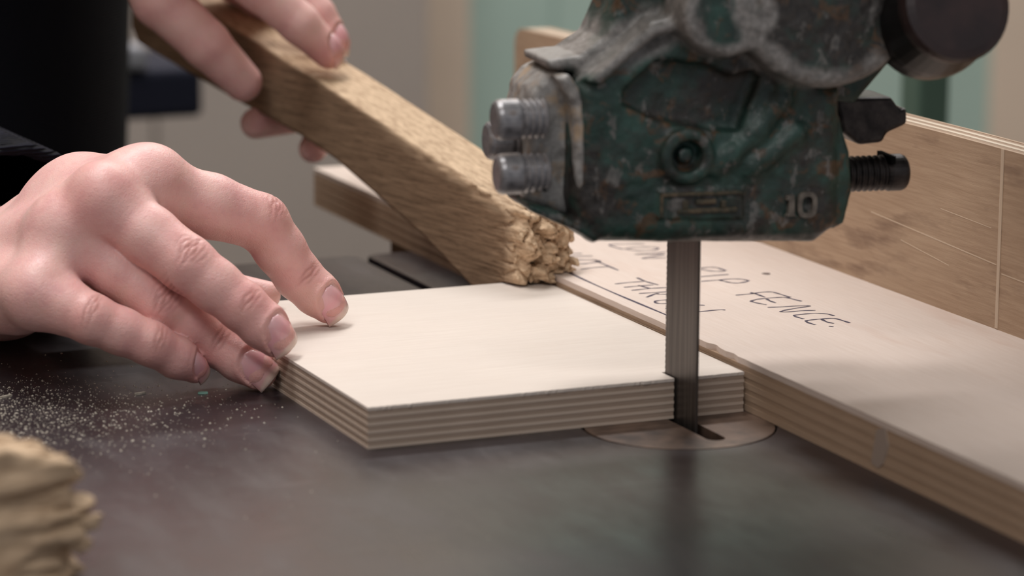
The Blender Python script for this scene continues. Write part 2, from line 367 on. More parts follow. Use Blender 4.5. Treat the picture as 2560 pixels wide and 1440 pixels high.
# ================================================================== BANDSAW
saw = empty('bandsaw', (-28, 0, -ZT/S), 'old green bandsaw with dark iron table, blade and chipped cast blade guide', 'bandsaw')
def bandsaw():
    # table: iron slab with the blade slot running out to its far edge
    x0, x1, y0, y1 = -430, 420, -340, 360
    n = 24; cx, cy, R = -34, -10, 37.5
    out = [(x0, y0), (x1, y0), (x1, y1), (-23.6, y1)]
    hole = []
    for k in range(n*2):
        th = math.pi/2-.05-2*math.pi*k/(n*2)*(1-.10/(2*math.pi))
        hole.append((cx+R*math.cos(th-.0), cy+R*math.sin(th)))
    # rotate hole so that it opens at the slot (x = -26)
    th0 = math.asin((-26-cx)/R); hole = []
    for k in range(n*2+1):
        th = math.pi/2-th0-.066-(2*math.pi-.132)*k/(n*2); hole.append((cx+R*math.cos(th), cy+R*math.sin(th)))
    pts = [(x0+8, y0), (x1, y0), (x1, y1-4), (x1-4, y1), (-20.5, y1), (-23.6, y1-4)] + hole + [(-28.6, y1-4), (-31.5, y1), (x0+8, y1), (x0, y1-8), (x0, y0+8)]
    tb = mobj('saw_table', *prism_vf(pts, -34, 0), 'table_iron', saw, bevel=1.2); tb['label'] = 'dark worn iron saw table'
    # insert disc with a slot
    pts = []; r2 = 37; a0 = math.asin((-26.0-cx)/r2); hw = 3.8
    sl = [(-30+hw, 24)] + [(-30+hw*math.cos(t), -33-hw*math.sin(t)) for t in np.linspace(0, math.pi, 9)] + [(-30-hw, 24)]
    cir = [(cx+r2*math.cos(t), cy+r2*math.sin(t)) for t in np.linspace(math.pi/2+.0-.11, math.pi/2-.11-2*math.pi+.0, 60)][1:-1]
    pts = [(x, y) for x, y in cir if not (abs(x+30) < hw and y > 0)] + sl[::-1]
    ins = mobj('table_insert', *prism_vf(pts, -4, -.15), 'insert_plate', saw); ins['label'] = 'round brownish table insert around the blade'
    mobj('throat', *box_vf(-46, -10, -44, 26, -33.5, -24), 'slot_shade', saw)  # solid black block, painted shade below the blade slot
    # blade: a wide steel band with teeth on the far edge
    bx, yb, yf = -30, -17, 10; z0, z1 = -33, 330; p = 2.2; edge = []
    k = 0; z = z0
    while z < z1: edge += [(yf-.4, z), (yf, z+.5)]; z += p
    prof = [(yb, z0)] + edge + [(yf-.7, z1), (yb, z1)]
    bl = mobj('blade', *prism_vf(prof, bx-.55, bx+.55, lambda q, zz, a: (a, q, zz)), 'blade_steel', saw); bl['label'] = 'wide steel bandsaw blade'
    # frame of the machine, mostly out of view: throat column, wheel housing, base cabinet
    fz = -ZT/S
    mobj('column', *box_vf(470, 640, -110, 60, fz+500, 900), 'frame_green', saw, bevel=18)
    mobj('wheel_housing', *prism_vf([(-330,640),(-60,322),(200,322),(560,400),(640,560),(640,980),(560,1080),(-260,1080),(-330,980)], -150, 62, lambda p_, q_, a: (p_, a, q_)), 'frame_green', saw, bevel=14)  # unseen housing, outline shaped so its shadow falls on the jig's base
    mobj('base_cabinet', *box_vf(-300, 640, -190, 170, fz, -120), 'frame_green', saw, bevel=16)
    mobj('trunnion', *box_vf(-140, 90, -130, 110, -121, -33.9), 'dark_steel', saw, bevel=8)
bandsaw()

GX = np.array((.9895, -.144, 0)); GY = np.array((.144, .9895, 0)); GZ = np.array((0, 0, 1.)); G0 = np.array((-28, -5, 75.))
def gl(a, b, c_): return G0+GX*a+GY*b+GZ*c_
def guide():
    f = Field((-92, -62, -9), (76, 44, 128), 1.0); F = f.new()
    X, Y, Z = np.meshgrid(*f.ax, indexing='ij', sparse=True)
    def add(pts, y0, y1, r, k=3.):
        nonlocal F
        F = smin(F, extr(poly_sd(pts, X, Z), Y, y0, y1, r), k)
    def cut(pts, y0, y1, r, k=2.):
        nonlocal F
        D = extr(poly_sd(pts, X, Z), Y, y0, y1, r); F = -smin(-F, D, k)
    def disc(cx, cz, R, y0, y1, r, k=3.):
        nonlocal F
        F = smin(F, extr(np.sqrt((X-cx)**2+(Z-cz)**2)-R, Y, y0, y1, r), k)
    # main box of the casting
    add([(-54.4, 61.2), (-55.2, 18.9), (-52.7, 9.7), (-45.8, 1.8), (41.6, -2.2), (49.0, 3.2), (51.4, 8.4), (50.4, 56.5), (39.0, 62.1), (22.9, 73.1), (-16.3, 83.0), (-36.2, 71.7)], -28, 22, 8)
    # set-back top of the casting
    add([(-62.6, 69.5), (-62.0, 66.5), (-45.4, 63.3), (59.3, 49.5), (78.1, 70.4), (77.2, 97.7), (-33.5, 100.1), (-35.6, 88.3), (-40.6, 77.3), (-50.1, 70.9)], -18, 18, 3)
    # hollow between the web and the box
    cut([(-36.0, 59.2), (-23.8, 69.9), (-5.2, 67.9), (5.9, 63.1), (15.2, 65.1), (16.9, 61.3), (9.5, 42.0), (-4.7, 42.5), (-23.5, 47.6), (-35.9, 53.2)], -40, -22, 3)
    # diagonal web
    add([(-51.0, 63.1), (-46.4, 61.5), (-25.2, 78.6), (-16.0, 81.3), (-17.6, 85.7), (-26.8, 84.5)], -33, -18, 3)
    # bosses
    a, b_ = (-1.7, 88.9); disc(a, b_, 17, -44, -15, 4)
    a, b_ = (37.6, 95.5); disc(a, b_, 36, -46, 15, 5)
    a, b_ = (-11.8, 33.9); disc(a, b_, 10.5, -32, -20, 2)
    D = extr(np.sqrt((X-a)**2+(Z-b_)**2)-6, Y, -60, -25, 1); F = -smin(-F, D, 1.5)
    D = extr(np.sqrt((X-a)**2+(Z-b_)**2)-3, Y, -29, -20, .5); F = smin(F, D, 1)
    # curved rib on the right of the hole
    rib = [(26.3, 66.5), (25.8, 53.8), (16.6, 42.0), (5.8, 33.4), (-0.4, 29.1)]
    for i in range(len(rib)-1): f.cone(F, (rib[i][0], -27, rib[i][1]), (rib[i+1][0], -27, rib[i+1][1]), 4, 3.5, 3)
    f.cone(F, ((31.6, 41.2)[0], -27, (31.6, 41.2)[1]), ((14.5, 28.2)[0], -27, (14.5, 28.2)[1]), 4, 4, 3)
    # lip of the lower left corner
    add([(-72.1, 17.4), (-70.2, 14.3), (-53.3, 6.7), (-45.5, 1.7), (-45.5, 4.6), (-59.5, 14.2)], -26, 10, 2)
    # right flange
    add([(50.6, 44.6), (55.2, 32.2), (56.6, 16.8), (53.7, 4.6), (50.2, 3.2)], -24, 18, 2)
    # raised name tablet, worn unreadable
    add([(-22.5, 21.8), (10.8, 20.5), (11.0, 9.2), (-22.3, 10.6)], -29.2, -20, .6, .5)
    V, Q = f.mesh(F)
    nz = (vnoise(V, 3, .35)-.5)*.7+(vnoise(V, 4, .12)-.5)*1.2
    V = V + nz[:, None]*np.array((.3, 1, .3))
    P = G0 + V[:, :1]*GX+V[:, 1:2]*GY+V[:, 2:]*GZ
    web = [(-65.4, 69.9), (-45.9, 70.8), (-18.5, 83.3)]
    def seg(a, b, w_):
        a = np.array(a); b = np.array(b); q = V[:, [0, 2]]; d = b-a; t = np.clip(((q-a)@d)/(d@d), 0, 1); return np.exp(-(((q-a-t[:, None]*d)**2).sum(1))/w_**2)
    wear = np.maximum(seg(web[0], web[1], 7), seg(web[1], web[2], 9))
    wear = np.maximum(wear, .9*np.exp(-((V[:, 2]-.5)/2.5)**2))
    bx_, bz_ = (37.6, 95.5); rr = np.hypot(V[:, 0]-bx_, V[:, 2]-bz_); wear = np.maximum(wear, np.exp(-((rr-33)/6)**2)*(V[:, 1] < -20)*.9)
    bx_, bz_ = (-1.7, 88.9); rr = np.hypot(V[:, 0]-bx_, V[:, 2]-bz_); wear = np.maximum(wear, np.exp(-((rr-15)/4)**2)*(V[:, 1] < -20))
    wear = wear*(.45+.9*vnoise(V, 6, .15))
    g = mobj('blade_guide', P, Q, 'machine_enamel', saw, smooth=True, attrs={'wear': wear}); g['label'] = 'chipped green cast iron blade guide'
    # tablet with worn raised bars, unreadable
    x0_, z0_ = (-22.0, 10.9); x1_, z1_ = (10.5, 20.2)
    tv, tf = [], []
    for bxs in ((x0_, x1_, z1_-1.4, z1_), (x0_, x0_+1.4, z0_, z1_), (x0_+7, x1_-2, z0_+1.2, z0_+3.0), (x0_+9, x0_+11, z0_+3, z1_-3), (x0_+14, x0_+22, z0_+4.6, z0_+6.4), (x0_+24, x0_+26, z0_+3, z1_-3.5)):
        bv, bf = box_vf(bxs[0], bxs[1], -30.3, -28.6, bxs[2], bxs[3]); n_ = len(tv); tv += [gl(*v) for v in bv]; tf += [tuple(n_+k for k in q) for q in bf]
    mobj('name_tablet', tv, tf, 'tablet_worn', g, bevel=.5)
    # guide post up into the housing
    a, b_ = (26.1, 94.0)
    mobj('guide_post', *lathe_vf(gl(a, 2, b_), (0, 0, 1), [(0, 15), (270, 15)], 24), 'bolt_steel', saw, smooth=False)
    # left clamp plate: bare rounded flange carrying the side screws
    ff = Field((-82, -34, 0), (-40, 34, 74), .9); X, Y, Z = np.meshgrid(*ff.ax, indexing='ij', sparse=True)
    pl = [(-68.8, 47.9), (-66.6, 58.3), (-62.1, 63.3), (-57.5, 64.7), (-53.9, 61.6), (-52.0, 53.4), (-50.8, 26.4), (-52.2, 10.6), (-57.8, 11.6), (-67.8, 14.2), (-70.5, 18.1), (-67.9, 27.0)]
    Fp = extr(poly_sd(pl, X, Z), Y, -15, 22, 4)
    Fp = smin(Fp, extr(poly_sd([(-60.5, 64.0), (-56.7, 65.1), (-52.1, 60.1), (-49.6, 47.3), (-48.9, 21.8), (-51.6, 17.3), (-54.0, 26.5), (-55.1, 53.5)], X, Z), Y, -27, 20, 3), 2)
    V, Q = ff.mesh(Fp); V = V+((vnoise(V, 9, .3)-.5)*1.0)[:, None]
    cp = mobj('clamp_plate', G0+V[:, :1]*GX+V[:, 1:2]*GY+V[:, 2:]*GZ, Q, 'bare_casting', g, smooth=True); cp['label'] = 'bare grey clamp plate'
    # screws
    def screw(name, p, axis, L, R, plain, slot=False, mat='bolt_steel'):
        pr = [(0, R*.80), (.8, R*.93), (2.2, R)]; d = plain
        pr += [(plain-1.2, R), (plain, R*.9)]
        while d < L: pr += [(d+.3, R*.86), (d+1.1, R*.97), (d+1.5, R*.97), (d+2.3, R*.86)]; d += 2.4
        s = mobj(name, *lathe_vf(p, axis, pr, 30), mat, g, smooth=False)
        if slot:
            a, u_, v_ = basis(axis)
        return s
    for (a, z), y, R, L in (((-83.7, 48.6), -21, 7.6, 18), ((-83.2, 28.7), -23, 7.6, 18.5), ((-80.7, 37.3), 2, 7.4, 30)):
        screw('side_screw', gl(a, y, z), GX, L, R, 10)
    a, z = (85.8, 20.2)
    s = screw('thrust_screw', gl(a, -4, z), -GX, 26, 7.2, 8.5, True, 'dark_steel')
    mobj('slot', *[ (lambda vf: ([gl(a-7.9+v[0], -4+v[1], z+v[2]) for v in vf[0]], vf[1]))(box_vf(-.9, .9, -7.5, 7.5, 4.4, 7.5)) ][0], 'slot_shade', g)  # black bar painted as the shade of the screw's slot
    # rear thumb clamp: dark angled lug
    q = [(55.4, 50.2), (78.5, 50.0), (82.3, 45.1), (85.3, 45.7), (85.5, 39.1), (77.3, 35.9), (75.7, 32.3), (65.8, 31.6), (59.0, 36.8)]
    mobj('clamp_lug', *(lambda vf: ([gl(*v) for v in vf[0]], vf[1]))(prism_vf(q, -6, 16, lambda p_, q_, a_: (p_, a_, q_))), 'dark_steel', g, bevel=2)
    lp = gl((78.1, 39.9)[0], 2, (78.1, 39.9)[1])
    mobj('clamp_screw', *lathe_vf(lp-GX*10, GX+np.array((0, 0, .25)), [(0, 5.5), (14, 5.5), (15, 4.5)], 20), 'dark_steel', g)
    # big knob towards the camera, black rim with a brown face
    k0 = gl((79.2, 83.1)[0], -36, (79.2, 83.1)[1]); k1 = gl((78.9, 92.0)[0], -66, (78.9, 92.0)[1]); ax = (k1-k0)/np.linalg.norm(k1-k0); Lk = float(np.linalg.norm(k1-k0))
    mobj('knob', *lathe_vf(k0-ax*10, ax, [(0, 14), (4, 20), (8, 22.5), (16, 23), (20, 22.5), (Lk, 19.5), (Lk+3, 19)], 40), 'knob_black', g, smooth=False)
    mobj('knob_face', *lathe_vf(k0+ax*(Lk-8.5), ax, [(0, 18), (1.5, 20.5), (6, 21), (8.5, 20), (9.5, 17)], 40), 'knob_brown', g, smooth=False)
    # cast figures 10
    def raised(pts, z0=-30.6, z1=-27.5):
        return prism_vf(pts, z0, z1, lambda p_, q_, a_: tuple(gl(p_, a_, q_)))
    one = [(28.0, 17.5), (30.9, 17.7), (31.1, 10.1), (32.1, 9.4), (27.6, 9.6), (28.5, 10.5), (28.7, 15.7), (27.4, 15.7)]
    mobj('cast_numeral', *raised(one), 'emboss_worn', g, bevel=.4)
    ca, cz = (36.1, 13.7); N = 24; V = []; Fc = []
    for k in range(N):
        t = 2*math.pi*k/N; sx = lambda e: math.copysign(abs(e)**.7, e)
        for rr, yy in ((1, -30.6), (.55, -30.6), (.55, -27.5), (1, -27.5)):
            V.append(gl(ca+sx(math.cos(t))*3.9*rr, yy, cz+sx(math.sin(t))*4.9*(rr if rr == 1 else .66)))
    for k in range(N):
        for j in range(4): Fc.append((k*4+j, ((k+1) % N)*4+j, ((k+1) % N)*4+(j+1) % 4, k*4+(j+1) % 4))
    mobj('cast_numeral', V, Fc, 'emboss_worn', g)
guide()

# ================================================================== RIP FENCE JIG
TBH = 20.3
jig = empty('rip_fence_jig', (70, 80, 0), 'plywood rip fence jig with upright fence board and handwritten note', 'jig')
def plyboard(name, outline, z0, z1, n, mats, parent, f, top=None, jit=None, thin=1.0):
    """a plywood board built ply by ply; odd plies are thinner and sit a hair proud"""
    w = [1.0 if k % 2 == 0 else thin for k in range(n)]; tot = sum(w); z = z0; out = []
    cx = sum(p[0] for p in outline)/len(outline); cy = sum(p[1] for p in outline)/len(outline)
    for k in range(n):
        h = (z1-z0)*w[k]/tot; ins = 0 if k % 2 == 0 else .14
        o = [(x-math.copysign(min(ins, abs(x-cx)), x-cx), y-math.copysign(min(ins, abs(y-cy)), y-cy)) for x, y in outline]
        if jit and k == n-1: o = jit(o)
        m = mats[k % 2] if not (top and k in (n-1,)) else top
        p = mobj('ply', *prism_vf(o, z, z+h, f), m, parent); out.append(p); z += h
    return out
def fence_jig():
    fx0, fx1 = 122.6, 139.5
    def jit(o):
        res = []
        r = random.Random(3)
        for i, (x, y) in enumerate(o):
            res.append((x, y))
            if i == len(o)-1:                       # long left edge, torn near the blade
                n = 150; x2, y2 = o[0]
                for k in range(1, n):
                    yy = y+(y2-y)*k/n; a = .25+(1.6 if 0 < yy < 34 else 0)
                    res.append((x+r.random()*a, yy))
        return res
    base = mobj('base_board', *box_vf(1.2, fx1-.6, -339, 501, .3, .9), 'ply_edge_dark', jig)
    plyboard('ply', [(.6, -340), (fx1, -340), (fx1, 502), (.6, 502)], 0, TBH, 9, ('ply_edge_light', 'ply_edge_dark'), base, lambda x, y, z: (x, y, z), 'ply_face', jit, .8)
    top = lambda y: 95.2-.000012*max(0, y-60)**2-.006*max(0, y-60)
    out = [(-340, TBH), (513, TBH)] + [(513-10+10*math.cos(t), top(513)-10+10*math.sin(t)) for t in np.linspace(0, math.pi/2, 8)] + [(y, top(y)) for y in (430, 340, 250, 160, 60, -340)]
    fb = mobj('fence_board', *box_vf(fx0+.4, fx0+1.0, -339, 500, TBH+.3, 80), 'fence_ply_dark', jig)
    w = [1.6, 3, 2.4, 3, 2.4, 3, 1.5]; x = fx0; tot = sum(w)
    for k, ww in enumerate(w):
        h = (fx1-fx0)*ww/tot
        o = [(y, z-(0 if k % 2 == 0 else .22)) for y, z in out]
        mobj('ply', *prism_vf(o, x, x+h, lambda p, q, a: (a, p, q)), 'fence_face' if k in (0, 6) else ('fence_ply_light' if k % 2 == 0 else 'fence_ply_dark'), fb); x += h
    # upright joint with pale filler, and a scored line along the face
    s = mobj('filler_strip', *box_vf(fx0-.25, fx0+.2, 12.2, 14.4, TBH+.5, 95.1), 'filler', fb)
    for (ya, za, yb, zb, w_) in ((118, 52, 15, 47, .5), (92, 44, 52, 40, .35), (11, 44, -120, 41, .5), (60, 63, 20, 61.5, .3)):
        d = np.array((yb-ya, zb-za)); nn = np.array((-d[1], d[0]))/np.linalg.norm(d)*w_/2
        mobj('scored_line', *prism_vf([(ya+nn[0], za+nn[1]), (yb+nn[0], zb+nn[1]), (yb-nn[0], zb-nn[1]), (ya-nn[0], za-nn[1])], fx0-.08, fx0+.1, lambda p, q, a: (a, p, q)), 'filler', fb)
    # cleat under the overhanging end
    mobj('cleat', *box_vf(2, 100, 364, 392, -32, -.05), 'cleat_wood', jig, bevel=1)
    # pale paint dab on the base's edge
    mobj('paint_dab', *prism_vf([(-98, 3), (-101, 16), (-107, 18.5), (-110, 12), (-107, 5), (-103, 2)], .38, .75, lambda p, q, a: (a, p, q)), 'pale_paint', base)
    # knot
    kx, ky = (89.7, 152.3)
    mobj('knot', *prism_vf([(kx+1.9*math.cos(t)*(1+.2*math.sin(3*t)), ky+2.2*math.sin(t)) for t in np.linspace(0, 2*math.pi, 17)[:-1]], TBH-.1, TBH+.04), 'knot', base)
    # handwriting, felt pen
    V = []; F = []
    for st in [[(67.8, 174.4), (72.8, 175.0), (75.3, 173.0), (75.9, 168.0), (75.8, 165.7), (73.3, 164.8), (69.7, 166.9), (66.7, 171.7)], [(59.1, 157.3), (73.1, 157.2)], [(54.5, 147.5), (62.9, 147.6), (69.9, 147.3), (73.4, 145.5), (74.5, 143.0), (74.6, 141.0), (71.8, 139.1), (67.7, 138.2), (65.6, 140.1), (64.1, 144.4), (63.4, 147.4)], [(54.9, 115.0), (61.8, 115.1), (68.3, 116.4), (72.7, 115.5), (73.5, 111.9), (74.7, 102.1)], [(63.6, 118.0), (64.3, 114.1), (64.6, 106.4)], [(75.2, 93.0), (73.6, 99.6), (72.2, 103.1), (67.8, 104.1), (60.1, 103.9), (56.2, 102.1), (55.1, 101.1), (55.6, 97.6), (57.8, 92.1)], [(63.6, 102.9), (63.0, 98.9), (63.3, 94.2)], [(55.7, 87.2), (62.6, 85.8), (71.1, 84.9), (73.6, 82.8), (67.8, 81.6), (60.7, 79.6), (56.7, 77.4), (59.5, 75.7), (66.1, 75.8), (71.6, 74.2)], [(73.5, 61.5), (72.7, 65.9), (68.4, 69.0), (62.6, 69.3), (58.4, 68.6), (57.9, 65.1), (58.7, 61.0)], [(72.7, 46.8), (72.1, 52.7), (70.8, 57.2), (65.4, 58.1), (60.8, 57.9), (57.8, 57.1), (56.9, 53.5), (57.6, 48.8)], [(65.3, 57.4), (64.8, 52.3), (65.9, 48.2)], [(61.6, 44.4), (62.6, 42.7)], [(29.5, 103.8), (31.1, 102.3), (32.8, 100.8)], [(21.4, 89.9), (25.0, 90.1), (34.6, 90.4), (36.5, 88.9)], [(70.4, 237.7), (60.1, 240.8), (53.9, 241.4), (53.8, 235.0), (54.8, 229.6), (56.9, 228.8)], [(57.1, 230.0), (64.0, 230.4), (69.6, 228.7), (71.1, 224.4), (66.4, 221.3), (59.7, 222.9), (56.6, 227.4)], [(70.4, 215.0), (61.7, 214.5), (54.7, 215.4), (61.1, 213.3), (66.8, 209.8), (60.2, 207.9), (53.8, 205.4), (58.7, 204.0), (64.5, 202.6)], [(27.6, 227.7), (32.9, 226.3)], [(25.2, 221.8), (34.7, 218.9)], [(22.3, 213.7), (29.7, 211.1), (32.0, 209.3), (32.4, 205.6), (28.4, 204.6), (23.5, 203.6), (18.4, 205.1)], [(16.5, 192.0), (24.1, 193.8), (30.7, 193.2)], [(31.8, 210.3), (31.4, 199.0), (31.4, 183.8)], [(16.9, 156.6), (25.6, 157.3), (32.2, 157.1)], [(31.9, 165.6), (31.9, 156.4), (33.6, 147.5)], [(17.3, 148.3), (24.8, 148.6), (31.6, 148.3)], [(25.1, 150.1), (26.7, 142.2)], [(17.5, 141.0), (26.5, 141.8), (36.0, 140.9)], [(17.6, 133.8), (25.0, 133.2), (32.5, 132.3)], [(30.0, 127.2), (25.0, 129.2), (24.6, 131.0), (17.2, 125.3)], [(25.5, 116.8), (19.5, 117.3), (16.3, 115.5), (16.4, 111.6), (21.5, 110.0)], [(14.2, 101.0), (16.7, 100.3)], [(8.6, 189.7), (8.0, 144.8), (9.1, 84.8)]]:
        p = spline([(x, y, 0) for x, y in st], 6) if len(st) > 2 else [np.array((x, y, 0.)) for x, y in st]
        n0 = len(V)
        for i, q in enumerate(p):
            d = p[min(i+1, len(p)-1)]-p[max(i-1, 0)]; d = d/np.linalg.norm(d); nn = np.array((-d[1], d[0], 0)); hw = .62*(1+.25*math.sin(i*.9))
            V += [tuple(q+nn*hw+np.array((0, 0, TBH+.07))), tuple(q-nn*hw+np.array((0, 0, TBH+.07)))]
        for i in range(len(p)-1): a = n0+2*i; F.append((a, a+1, a+3, a+2))
    h = mobj('handwriting', V, F, 'ink', base); h['label'] = 'handwritten note in purple felt pen'
fence_jig()

# ================================================================== WORK PIECE
def workpiece():
    Wd, Lg, T = 158.4, 196.7, 16.0
    wp = mobj('plywood_panel', *box_vf(-Wd+2, -33, 14, Lg-2, .6, 1.0), 'birch_ply_dark')
    tag(wp, 'pale plywood panel with striped ply edges being cut by the blade', 'plywood panel')
    out = [(-Wd, 0), (-31.3, 0), (-31.3, 11.5), (-28.7, 11.5), (-28.7, 0), (-.8, 0), (-.8, Lg), (-Wd, Lg)]
    def jit(o):
        r = random.Random(5); res = []
        for i, (x, y) in enumerate(o):
            res.append((x, y)); x2, y2 = o[(i+1) % len(o)]
            if abs(y) < .5 and abs(y2) < .5:
                n = max(3, int(abs(x2-x)/1.1))
                for k in range(1, n): res.append((x+(x2-x)*(k+.3*r.random())/n, y-(.55 if r.random() < .3 else .2)*r.random()+.25*r.random()))
        return res
    plyboard('ply', out, 0, T, 11, ('birch_ply_light', 'birch_ply_dark'), wp, lambda x, y, z: (x, y, z), 'birch_face', jit, 1.5)
workpiece()

# ================================================================== PUSH STICKS
def chewed(F, X, Y, Z, n, seed, box, end, depth):
    """break up the end of a stick: cells pushed in by different amounts, cracks between them"""
    r = np.random.RandomState(seed); s = np.stack([r.uniform(lo, hi, n) for lo, hi in box], 1)
    d0 = []
    best = np.full(F.shape, 1e9, np.float32); sec = best.copy(); arg = np.zeros(F.shape, np.int16)
    for k, q in enumerate(s):
        d = ((X-q[0])*.35)**2+(Y-q[1])**2+(Z-q[2])**2
        m = d < best; sec = np.where(m, best, np.minimum(sec, d)); best = np.where(m, d, best); arg[m] = k
    gap = np.sqrt(sec)-np.sqrt(best)
    off = r.uniform(0, depth, n).astype(np.float32)[arg]
    return gap, off
def push_stick():
    D = np.array((-.196, .981, 0)); Sx = np.array((.981, .196, 0)); O = np.array((-20, 193, 0.))
    wdt = 30
    prof = [(-15, 17.2), (3.6, 16.6), (5.2, 5), (9, 2.5), (31, 11.6), (67, 27), (103, 39), (145, 52.5), (178, 60), (236, 69), (300, 80), (345, 88), (352, 96), (350, 118), (340, 124), (300, 119), (251, 108.5), (158, 88.9), (86, 72), (20, 56.4), (-10, 50.5), (-18, 46), (-19, 24)]
    f = Field((-24, -4, -2), (356, 34, 128), .8); X, Y, Z = np.meshgrid(*f.ax, indexing='ij', sparse=True)
    F = extr(poly_sd(prof, X, Z), Y, 0, wdt, 1.6).astype(np.float32)
    nx = int(np.searchsorted(f.ax[0], 34)); sub = F[:nx]; Xs = X[:nx]
    gap, off = chewed(sub, Xs, Y, Z, 75, 4, ((-22, 8), (-2, 32), (14, 54)), 0, 11)
    w = np.clip((8-Xs)/16, 0, 1)
    Ps = np.stack(np.broadcast_arrays(Xs, Y, Z), -1); tilt = vnoise(Ps, 31, .28)*5+vnoise(Ps, 32, .8)*2.2
    sub2 = np.maximum(sub, ((-20+off*1.0+tilt)-Xs)*.8)            # staggered ends
    sub2 = sub2+w*np.clip(1.0-gap, 0, 1.0)*2.6                   # cracks between the fibres' bundles
    F[:nx] = sub2
    # torn near-top edge
    P = np.stack(np.broadcast_arrays(X, Y, Z), -1)[:int(np.searchsorted(f.ax[0], 120))]
    nz = vnoise(P*np.array((.35, 1, 1)), 5, .45)
    zt = np.interp(P[..., 0], [-20, 20, 86, 158], [48, 56.4, 72, 88.9])
    edge = np.clip(1-np.hypot(P[..., 1]-0, P[..., 2]-zt)/7.5, 0, 1)*np.clip((85-P[..., 0])/40, 0, 1)
    F[:P.shape[0]] += edge*np.clip(nz-.42, 0, 1)*6
    xw = -20-.196*X+.981*Y; F = np.maximum(F, -np.maximum(.1-xw, Z-20.8))      # clears the fence jig's base
    V, Q = f.mesh(F)
    raw_lit = np.clip((2-V[:, 0])/10, 0, 1)
    zt = np.interp(V[:, 0], [-20, 20, 86, 158], [48, 56.4, 72, 88.9])
    raw_lit = np.maximum(raw_lit, np.clip(1.2-np.hypot(V[:, 1], V[:, 2]-zt)/6, 0, 1)*np.clip((120-V[:, 0])/40, 0, 1)*.8)
    raw_lit = np.maximum(raw_lit, np.clip((V[:, 2]-np.interp(V[:, 0], [-20, 20, 86, 158, 251, 300], [48, 56.4, 72, 88.9, 108.5, 119])+1.2)/1.0, 0, 1)*.85)  # whole top face painted paler, as lit from above
    V = V+((vnoise(V, 11, .5)-.5)*.7*np.clip((14-V[:, 0])/20, 0, 1))[:, None]
    # local mesh axes follow the stick so that its grain does too
    o = mobj('push_stick', V, Q, 'stick_wood', None, smooth=True, attrs={'raw_lit': raw_lit}, origin=(0, 0, 0), )
    o.location = W(O); o.rotation_euler = (0, 0, math.atan2(D[1], D[0]))
    me = o.data; co = np.empty(len(me.vertices)*3, np.float32); me.vertices.foreach_get('co', co); co = co.reshape(-1, 3); co[:, 1] *= -1
    me.vertices.foreach_set('co', co.ravel()); me.flip_normals()
    fl = np.ones(len(me.polygons), bool); cz = np.empty(len(me.polygons)*3, np.float32); me.polygons.foreach_get('center', cz); fl[cz.reshape(-1, 3)[:, 0] < -2*S] = False; me.polygons.foreach_set('use_smooth', fl)
    tag(o, 'long wooden push stick with chewed splintered tip held in the raised hand', 'push stick')
push_stick()
def second_stick():
    f = Field((-3, -3, -1), (150, 40, 60), 1.0); X, Y, Z = np.meshgrid(*f.ax, indexing='ij', sparse=True)
    prof = [(4, 0), (150, 0), (150, 58), (40, 50), (18, 43), (6, 36), (2, 22), (2, 6)]
    F = extr(poly_sd(prof, X, Z), Y, 0, 36, 3).astype(np.float32)
    gap, off = chewed(F, X*1.0, Y, Z, 55, 8, ((-2, 30), (-2, 38), (-2, 46)), 0, 9)
    w = np.clip((40-X)/25, 0, 1)
    F = np.maximum(F, (off*2.2)-X-0*Y-0*Z); F = F+w*np.clip(1.6-gap, 0, 1.6)*2.6
    P = np.stack(np.broadcast_arrays(X, Y, Z), -1); F += (vnoise(P*np.array((.3, 1, 1)), 21, .16)-.5)*6*np.clip((80-X)/60, 0, 1)+(vnoise(P*np.array((.35, 1, 1)), 22, .5)-.5)*2.2*np.clip((60-X)/50, 0, 1)
    V, Q = f.mesh(F); raw_lit = np.clip((110-V[:, 0])/40, .6, 1)
    o = mobj('push_stick', V, Q, 'stick_wood', None, smooth=True, attrs={'raw_lit': raw_lit}, origin=(0, 0, 0))
    o.location = W((-302, -95, .2)); o.rotation_euler = (0, 0, math.radians(196))
    tag(o, 'short thick pale push stick with splintered end lying on the near table corner', 'push stick')
second_stick()

